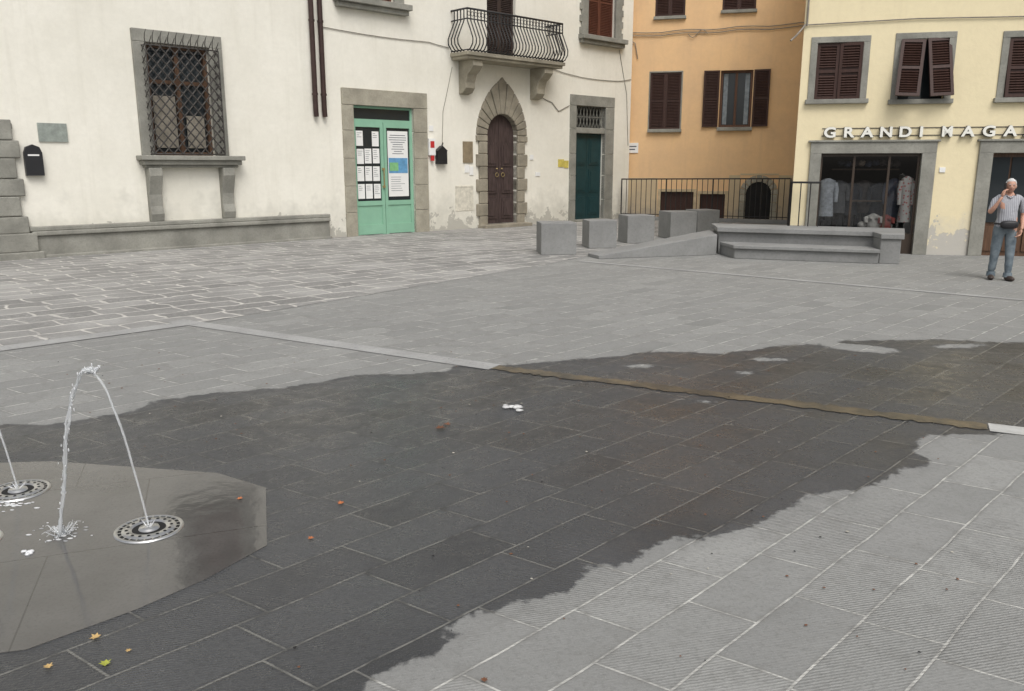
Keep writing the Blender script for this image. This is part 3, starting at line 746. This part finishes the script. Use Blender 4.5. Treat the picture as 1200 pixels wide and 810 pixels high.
# ------------------------------------------------------------------ fountain jets
steel=simple('brushed_steel',(.60,.60,.59),.28,.1,30,.9)
wt=NT('jet_water'); wt.set(color=(.95,.97,.98),rough=.05,trans=.7,ior=1.33,spec=.8)
foam=NT('water_foam'); foam.set(color=(.9,.91,.92),rough=.3,trans=.3)
def nozzle(c,nm='fountain_nozzle'):
    m=MB(); e=(c[0],c[1],.0032)
    m.lathe([(.165,0),(.163,.006),(.150,.008),(.146,.003),(.13,.003),(.126,.009),(.085,.010),(.08,.004),(.05,.004),(.046,.014),(.02,.016),(.0,.016)],e,0,48)
    m.lathe([(.15,.0035),(.124,.0035)],e,1,48)
    m.lathe([(.082,.0045),(.046,.0045)],e,1,48)
    for i in range(16):
        a_=2*math.pi*i/16
        m.ell((c[0]+.105*math.cos(a_),c[1]+.105*math.sin(a_),.0132),(.009,.009,.003),1,seg=8,rings=4)
    for i in range(24):
        a_=2*math.pi*i/24
        p=[(c[0]+r_*math.cos(a_+q),c[1]+r_*math.sin(a_+q)) for r_,q in ((.126,-.03),(.148,-.025),(.148,.025),(.126,.03))]
        m.add([(q[0],q[1],.0115) for q in p],[(0,1,2,3)],0)
    return m.make(nm,[steel,dark])
def jet(p0,p1,H,nm='water_jet',skew=.5):
    m=MB(); n=110; pts=[];rs=[]
    for i in range(n+1):
        t_=i/n
        x_=p0[0]+(p1[0]-p0[0])*t_; y_=p0[1]+(p1[1]-p0[1])*t_
        z_=H*(1-(2*t_-1)**2)+.012
        w_=.003*t_
        pts.append((x_+random.uniform(-w_,w_)+.006*t_*math.sin(t_*43),y_+random.uniform(-w_,w_),z_))
        rs.append(.0052+.0045*t_*random.uniform(.2,1.6)+(.007 if abs(t_-.5)<.07 else 0)*random.random())
    m.tube(pts,rs,0,7)
    m.tube([(p0[0]+(p1[0]-p0[0])*t_+.012*t_*math.sin(t_*31),p0[1]+(p1[1]-p0[1])*t_+.01*math.cos(t_*27),H*(1-(2*t_-1)**2)+.012) for t_ in np.linspace(.46,1,60)],[.0025+.0025*random.random() for _ in range(60)],0,6)
    for k in range(80):
        t_=random.uniform(.42,1); z_=H*(1-(2*t_-1)**2)
        q=.016*t_
        r_=random.uniform(.0015,.0042)
        m.ell((p0[0]+(p1[0]-p0[0])*t_+random.gauss(0,q*.7),p0[1]+(p1[1]-p0[1])*t_+random.gauss(0,q*.7),z_+random.gauss(0,.01)+.01),(r_,r_,r_*2.4),random.choice([0,1]),seg=6,rings=4)
    for k in range(26):
        r_=random.uniform(.004,.009)
        m.ell((p0[0]+(p1[0]-p0[0])*.5+random.gauss(0,.018),p0[1]+random.gauss(0,.01),H+random.gauss(0,.010)),(r_*1.3,r_,r_),random.choice([0,1]),seg=7,rings=5)
    for k in range(40):
        a_=random.uniform(0,6.28);r_=random.uniform(.01,.10);L=random.uniform(.008,.045)
        m.tube([(p1[0]+.4*r_*math.cos(a_),p1[1]+.4*r_*math.sin(a_),.008),(p1[0]+.8*r_*math.cos(a_),p1[1]+.8*r_*math.sin(a_),.008+L),(p1[0]+r_*math.cos(a_),p1[1]+r_*math.sin(a_),.008+L*.8)],[.003,.002,.001],0,5)
        m.ell((p1[0]+1.1*r_*math.cos(a_),p1[1]+1.1*r_*math.sin(a_),.008+L*random.random()),(.0025,.0025,.0025),1,seg=5,rings=4)
    for k in range(34):
        a_=random.uniform(0,6.28);r_=abs(random.gauss(0,.07)); s_=random.uniform(.003,.009)
        m.ell((p1[0]+r_*1.4*math.cos(a_),p1[1]+r_*math.sin(a_),.004),(s_*1.8,s_,.002),random.choice([0,1]),seg=8,rings=4)
    for k in range(10):
        a_=random.uniform(0,6.28);r_=random.uniform(.01,.05);L=random.uniform(.01,.03)
        m.tube([(p0[0]+.2*r_*math.cos(a_),p0[1]+.2*r_*math.sin(a_),.015),(p0[0]+r_*math.cos(a_),p0[1]+r_*math.sin(a_),.02+L)],[.003,.001],1,5)
    return m.make(nm,[wt.m,foam.m])
nozzle((-1.84,3.86)); nozzle((-2.80,4.36),'fountain_nozzle.001'); nozzle((-2.68,3.71),'fountain_nozzle.002')
jet((-1.84,3.86),(-2.25,3.80),.83); jet((-2.80,4.36),(-3.25,4.3),.85,'water_jet.001')
m=MB()
for k in range(40):
    a_=random.uniform(0,6.28);r_=abs(random.gauss(0,.10)); s_=random.uniform(.003,.010)
    m.ell((-2.72+r_*math.cos(a_),4.16+r_*.6*math.sin(a_),.004),(s_*2,s_,.002),0,seg=8,rings=4)
for k in range(14):
    s_=random.uniform(.006,.014); m.ell((-2.30+random.gauss(0,.012),3.59+random.gauss(0,.01),.007),(s_,s_,s_*.7),0,seg=8,rings=5)
m.make('water_splash_foam',[foam.m])

# ------------------------------------------------------------------ debris & leaves
def leaf(c,s_,mat,rz,nm='fallen_leaf'):
    m=MB(); pts=[(0,-1),(.35,-.6),(.9,-.7),(.6,-.15),(1,.3),(.45,.35),(.2,1),(-.2,.5),(-.7,.7),(-.5,.1),(-1,-.2),(-.45,-.45)]
    cr,sr=math.cos(rz),math.sin(rz)
    vs=[(c[0]+s_*(a_*cr-b_*sr),c[1]+s_*(a_*sr+b_*cr),.012+s_*.35*(a_*a_)*random.uniform(.5,1)) for a_,b_ in pts]+[(c[0],c[1],.010)]
    n=len(pts); m.add(vs,[(i,(i+1)%n,n) for i in range(n)]); return m.make(nm,[mat])
lo=simple('leaf_orange',(.42,.14,.05),.7,.3,40);lb=simple('leaf_brown',(.14,.06,.03),.8,.3,40);lg=simple('leaf_yellow_green',(.36,.38,.06),.7,.2,40);ly=simple('leaf_ochre',(.5,.34,.14),.7,.2,40)
for c,s_,mt in [((-.93,4.17),.022,lo),((-.99,3.74),.018,lo),((-1.50,2.70),.022,lg),((-1.62,2.87),.022,ly),((-1.70,2.68),.018,ly),((-.50,5.48),.04,lb),((-.46,5.56),.03,lb),((-1.50,4.23),.018,lo),((-.1,2.6),.015,lb),((-1.45,2.78),.012,ly)]:
    leaf(c,s_,mt,random.uniform(0,6),'fallen_leaf')
m=MB()
def flake(x_,y_,r_,mat,h=.004):
    n=7; vs=[(x_+r_*random.uniform(.5,1.2)*math.cos(6.28*i/n),y_+r_*random.uniform(.5,1.2)*math.sin(6.28*i/n),.008) for i in range(n)]+[(x_,y_,.008+h)]
    m.add(vs,[(i,(i+1)%n,n) for i in range(n)],mat)
for k in range(190):
    yy=random.uniform(2.6,8.0); xx=random.uniform(-.6*yy,.6*yy)
    if yy<4.8 and xx<-1.1: continue
    flake(xx,yy,random.uniform(.003,.008)*(1+yy*.08),random.choice([0,0,0,0,2,2,1]))
m.make('small_debris_litter',[lb,simple('litter_pale',(.36,.34,.29),.8,.2,30),dark])
m=MB()
for k in range(8):
    m.ell((.01+random.gauss(0,.045),5.98+random.gauss(0,.03),.012),(random.uniform(.015,.04),random.uniform(.015,.03),random.uniform(.006,.018)),0,seg=8,rings=5,fn=lambda q:q*(1+.2*math.sin(q.x*9)))
m.make('crumpled_paper',[simple('dirty_paper',(.5,.5,.49),.8,.25,20)])

# ------------------------------------------------------------------ stone blocks, bench, railing
def block(c,w,h,rz,nm):
    m=MB(); m.box(-w/2,w/2,-w/2,w/2,0.005,h); return m.make(nm,[greyst],None,.012,loc=(c[0],c[1],0),rot=(0,0,rz))
for i,(cx_,cy_,w,h) in enumerate([(.93,17.35,.74,.66),(1.98,18.7,.64,.62),(3.0,19.95,.68,.66),(4.25,21.25,.72,.68),(5.15,22.4,.66,.66)]):
    block((cx_,cy_),w,h,math.radians(6+i*3),'stone_cube_seat' if i==0 else 'stone_cube_seat.%03d'%i)
e=empty('stone_bench_platform',(4.4,16.4,0))
def L(p): return (p[0]-4.4,p[1]-16.4)
m=MB()
m.prism_xy([L(p) for p in [(4.33,17.28),(7.06,16.12),(6.95,15.50),(7.28,15.38),(7.98,16.86),(4.49,18.4)]],.0,.465,0)
m.prism_xy([L(p) for p in [(4.28,17.20),(7.02,16.04),(6.93,15.46),(7.31,15.33),(8.03,16.88),(4.45,18.45)]],.465,.56,0)
m.make('upper_tier',[greyst],e,.012)
m=MB()
m.prism_xy([L(p) for p in [(4.44,16.37),(6.92,15.45),(7.02,16.04),(4.35,17.2)]],.0,.2,0)
m.prism_xy([L(p) for p in [(4.40,16.32),(6.91,15.39),(7.01,16.0),(4.33,17.14)]],.2,.27,0)
m.make('lower_step',[greyst],e,.012)
m=MB()
m.prism_xy([L(p) for p in [(1.72,16.25),(4.25,17.05),(4.42,18.4),(1.55,16.75)]],.0,[.07,.42,.42,.07],0)
m.make('sloping_side_wall',[greyst],e,.012)
m=MB()
runs=[((3.78,28.75),(8.82,26.45)),((8.82,26.45),(5.9,17.62)),((5.9,17.62),(6.42,17.36))]
ztop=[(1.37,1.42),(1.42,1.47),(1.47,1.47)]
for (a_,b_),(za,zb) in zip(runs,ztop):
    A_=Vector(a_);B_=Vector(b_);L_=(B_-A_).length;n=max(2,int(L_/.17))
    for i in range(n+1):
        t_=i/n;q=A_.lerp(B_,t_);z_=za+(zb-za)*t_
        post=(i%9==0)
        m.tube([(q.x,q.y,.1),(q.x,q.y,z_+(0 if not post else .02))],.024 if post else .012,0,6)
    m.tube([(a_[0],a_[1],za),(b_[0],b_[1],zb)],.024,0,6); m.tube([(a_[0],a_[1],.2),(b_[0],b_[1],.2)],.014,0,6)
m.make('iron_railing',[iron])
m=MB()
A_=Vector((3.78,28.75));B_=Vector((8.9,26.42));d=(B_-A_).normalized();n_=Vector((-d.y,d.x))*.15
m.prism_xy([tuple(A_-n_),tuple(B_-n_),tuple(B_+n_),tuple(A_+n_)],0,.12)
m.make('stairwell_kerb',[greyst],None,.01)

# ------------------------------------------------------------------ MAN
man=empty('elderly_man',(7.90,13.22,0),math.radians(-14)); man.scale=(.93,.93,.93)
J=[((0,0,.92),(.155,.125)),((0,-.02,1.05),(.165,.15)),((0,-.01,1.2),(.165,.135)),((0,.01,1.34),(.16,.11)),((0,.02,1.44),(.075,.07)),((0,.0,1.51),(.055,.055)),
   ((-.15,.02,1.405),(.07,.07)),((-.215,.01,1.36),(.062,.062)),((-.295,-.09,1.15),(.045,.045)),((-.20,-.19,1.36),(.030,.030)),((-.155,-.17,1.43),(.032,.022)),
   ((.15,.02,1.405),(.07,.07)),((.215,.02,1.36),(.062,.062)),((.275,.05,1.10),(.046,.046)),((.225,-.11,.93),(.031,.031)),((.20,-.16,.88),(.033,.022)),
   ((-.09,0,.86),(.105,.11)),((-.105,.02,.49),(.075,.08)),((-.12,.06,.11),(.055,.06)),
   ((.09,0,.86),(.105,.11)),((.10,-.07,.49),(.075,.08)),((.105,-.07,.11),(.055,.06))]
E=[(0,1),(1,2),(2,3),(3,4),(4,5),(3,6),(6,7),(7,8),(8,9),(9,10),(3,11),(11,12),(12,13),(13,14),(14,15),(0,16),(16,17),(17,18),(0,19),(19,20),(20,21)]
me=bpy.data.meshes.new('sk'); me.from_pydata([j[0] for j in J],E,[])
so=bpy.data.objects.new('sk',me); COL.objects.link(so)
sk=so.modifiers.new('s','SKIN'); sk.use_smooth_shade=True
for i,j in enumerate(J):
    so.data.skin_vertices[0].data[i].radius=j[1]
    so.data.skin_vertices[0].data[i].use_root=(i==0)
ss=so.modifiers.new('ss','SUBSURF'); ss.levels=2; ss.render_levels=2
bpy.context.view_layer.update()
dg=bpy.context.evaluated_depsgraph_get()
bm_=bpy.data.meshes.new_from_object(so.evaluated_get(dg)); bpy.data.objects.remove(so)
skin=simple('skin',(.50,.28,.20),.55,.08,12)
sh=NT('striped_shirt'); o_=sh.obj(); sp_=sh.node('ShaderNodeSeparateXYZ',{0:o_}); 
st_=sh.math('SINE',sh.math('MULTIPLY',sp_.outputs[0],210)); shirt=sh.set(color=sh.mix(sh.rng(st_,-.2,.4),(.40,.41,.43),(.25,.25,.28)),rough=.9,normal=sh.bump(sh.noise(o_,9,3),.5,.03))
jn=NT('blue_jeans'); o_=jn.obj(); jeans=jn.set(color=jn.mix(jn.rng(jn.noise(o_,7,3),.35,.65),(.10,.13,.155),(.18,.215,.235)),rough=.9,normal=jn.bump(jn.noise(o_,8,3),.7,.03))
bm_.name='body'
for mt in (shirt,jeans,skin): bm_.materials.append(mt)
segs=[((7,8),0,.75,0,2),((8,9),2,0,2,2),((9,10),2,0,2,2),((12,13),0,.75,0,2),((13,14),2,0,2,2),((14,15),2,0,2,2),((16,17),1,0,1,1),((17,18),1,0,1,1),((19,20),1,0,1,1),((20,21),1,0,1,1),((0,1),0,0,0,0),((1,2),0,0,0,0),((2,3),0,0,0,0),((3,4),0,0,0,0),((4,5),2,0,2,2),((3,6),0,0,0,0),((6,7),0,0,0,0),((3,11),0,0,0,0),((11,12),0,0,0,0),((0,16),1,0,1,1),((0,19),1,0,1,1)]
for p_ in bm_.polygons:
    c_=p_.center; best=9;mi=0
    for (ab,m0,cut,ma,mb_) in segs:
        a_=Vector(J[ab[0]][0]);b_=Vector(J[ab[1]][0]);t_=max(0,min(1,(c_-a_).dot(b_-a_)/(b_-a_).length_squared)); d_=(c_-(a_+(b_-a_)*t_)).length
        if d_<best:
            best=d_; mi=(ma if t_<cut else mb_) if cut else m0
    if mi in (0,1) and abs(c_.x)<.19: mi=0 if c_.z>.93 else 1
    if c_.z>1.475 and abs(c_.x)<.1: mi=2
    p_.material_index=mi; p_.use_smooth=True
for v_ in bm_.vertices:
    n_=mnoise.noise(v_.co*11)*.008
    v_.co+=v_.normal*n_
bo=bpy.data.objects.new('body',bm_); COL.objects.link(bo); bo.parent=man
m=MB()
hc=Vector((0,-.025,1.605)); R=Matrix.Rotation(math.radians(-8),3,'Z')
def headfn(q):
    q=q.copy()
    if q.z<-.1: k=1-.32*(-q.z-.1); q.x*=k; q.y*= (1-.12*(-q.z))
    if q.y<-.8 and abs(q.x)<.25: 
        f_=max(0,1-abs(q.x)/.22)*max(0,1-abs(q.z+.18)/.25); q.y-=.26*f_
    if q.y<-.5 and abs(q.z-.08)<.12 and .2<abs(q.x)<.6: q.y+=.07
    return q
m.ell(hc,(.078,.098,.118),0,R,32,24,headfn)
for sx in (-1,1):
    m.ell(hc+R@Vector((sx*.079,.005,-.005)),(.010,.02,.032),0,R,8,8)
    m.ell(hc+R@Vector((sx*.028,-.088,.008)),(.012,.006,.006),3,R,8,6)
    m.tube([hc+R@Vector((sx*.045,-.088,.028)),hc+R@Vector((sx*.03,-.096,.033)),hc+R@Vector((sx*.014,-.096,.028))],.004,1,5)
m.tube([hc+R@Vector((-.024,-.088,-.058)),hc+R@Vector((0,-.096,-.056)),hc+R@Vector((.024,-.088,-.058))],.005,4,5)
def hairfn(q):
    q=q.copy()
    k=1.0+.04*math.sin(q.x*17+q.z*11)
    if q.y<-.3 and q.z<.5: k*=.72
    elif q.y<-.3: k*=.97
    if q.z<-.35: k*=.8
    return q*k
m.ell(hc+Vector((0,.010,.020)),(.085,.104,.112),1,R,28,20,hairfn)
m.tube([(-.06,-.03,1.45),(-.03,-.075,1.43),(0,-.085,1.41),(.03,-.075,1.43),(.06,-.03,1.45),(.05,.05,1.47),(-.05,.05,1.47),(-.06,-.03,1.45)],.014,5,6)
def hand(w,dirv,side,curl,mat=0):
    w=Vector(w);d=Vector(dirv).normalized();s_=Vector(side).normalized();n_=d.cross(s_).normalized()
    m.ell(w+d*.045,(.042,.018,.05),mat,Matrix((s_,n_,d)).transposed(),12,8)
    for i,(o_,L_) in enumerate(((-.030,.066),(-.010,.076),(.010,.070),(.029,.056))):
        b_=w+d*.085+s_*o_
        p1=b_+d*L_*.45+n_*curl*L_*.25; p2=p1+d*L_*.3+n_*curl*L_*.45; p3=p2+d*L_*.1+n_*curl*L_*.4
        m.tube([b_-d*.02,b_,p1,p2,p3],[.010,.0095,.009,.008,.006],mat,7)
    b_=w+d*.03-s_*.038
    m.tube([b_+s_*.015,b_-s_*.01+d*.015,b_-s_*.02+d*.04+n_*curl*.015,b_-s_*.015+d*.062+n_*curl*.025],[.013,.012,.010,.007],mat,7)
hand((-.155,-.165,1.43),(.22,.22,.95),(.2,-.9,.1),.8)
m.box(-.108,-.096,-.115,-.045,1.53,1.66,6)
hand((.20,-.155,.885),(-.25,-.3,-.9),(.3,-.9,.2),.7)
m.ell((0,-.185,.965),(.14,.06,.07),6,None,18,12,lambda q:Vector((math.copysign(abs(q.x)**.7,q.x),math.copysign(abs(q.y)**.8,q.y),math.copysign(abs(q.z)**.6,q.z))))
m.tube([(.178*math.cos(t_),-.01+.155*math.sin(t_),.975) for t_ in np.linspace(0,2*math.pi,24)],.016,6,6)
for (ax,ay) in ((-.12,.06),(.105,-.07)):
    sx=-1 if ax<0 else 1
    m.ell((ax+sx*.012,ay-.065,.045),(.052,.145,.048),7,Matrix.Rotation(sx*math.radians(-12)*-1,3,'Z'),16,10,lambda q:Vector((q.x*(1-.15*q.y),q.y,max(q.z,-.85)*(1.0+.45*q.y if q.y>0 else 1))))
    m.tube([(ax,ay,.14),(ax,ay-.005,.06)],[.068,.074],8,12)
m.make('head_hands_and_accessories',[skin,simple('grey_hair',(.55,.55,.54),.9,.2,60),shirt,dark,simple('lips',(.3,.12,.10),.6,.1,9),shirt,black,simple('brown_shoe',(.05,.035,.03),.5,.2,9),jeans],man)

# ------------------------------------------------------------------ light, world, camera
w=bpy.data.worlds.new("World"); scene.world=w; w.use_nodes=True
nt=w.node_tree; bg=nt.nodes['Background']
sky=nt.nodes.new('ShaderNodeTexSky'); sky.sky_type='NISHITA'; sky.sun_disc=False
EL,AZ=math.radians(55),math.radians(165)
sky.sun_elevation=EL; sky.sun_rotation=AZ; sky.air_density=1.0; sky.dust_density=5.0; sky.ozone_density=1.0
hs=nt.nodes.new('ShaderNodeHueSaturation'); hs.inputs['Saturation'].default_value=.28
nt.links.new(sky.outputs[0],hs.inputs['Color']); nt.links.new(hs.outputs[0],bg.inputs[0]); bg.inputs[1].default_value=.15
sl=bpy.data.lights.new('sun','SUN'); sl.energy=1.2; sl.angle=math.radians(30); sl.color=(1,.98,.95)
so=bpy.data.objects.new('sun',sl); COL.objects.link(so)
dirv=Vector((math.sin(AZ)*math.cos(EL),math.cos(AZ)*math.cos(EL),math.sin(EL)))
so.rotation_euler=dirv.to_track_quat('Z','Y').to_euler(); so.location=(0,0,20)
cam=bpy.data.cameras.new('camera'); co=bpy.data.objects.new('camera',cam); COL.objects.link(co)
cam.sensor_width=36; cam.lens=36*960/1200; cam.clip_start=.05; cam.clip_end=1000
co.location=(0,0,1.8); co.rotation_euler=(math.pi/2-math.atan(210/960),0,0)
scene.camera=co
scene.view_settings.view_transform='Standard'; scene.view_settings.look='None'; scene.view_settings.exposure=0
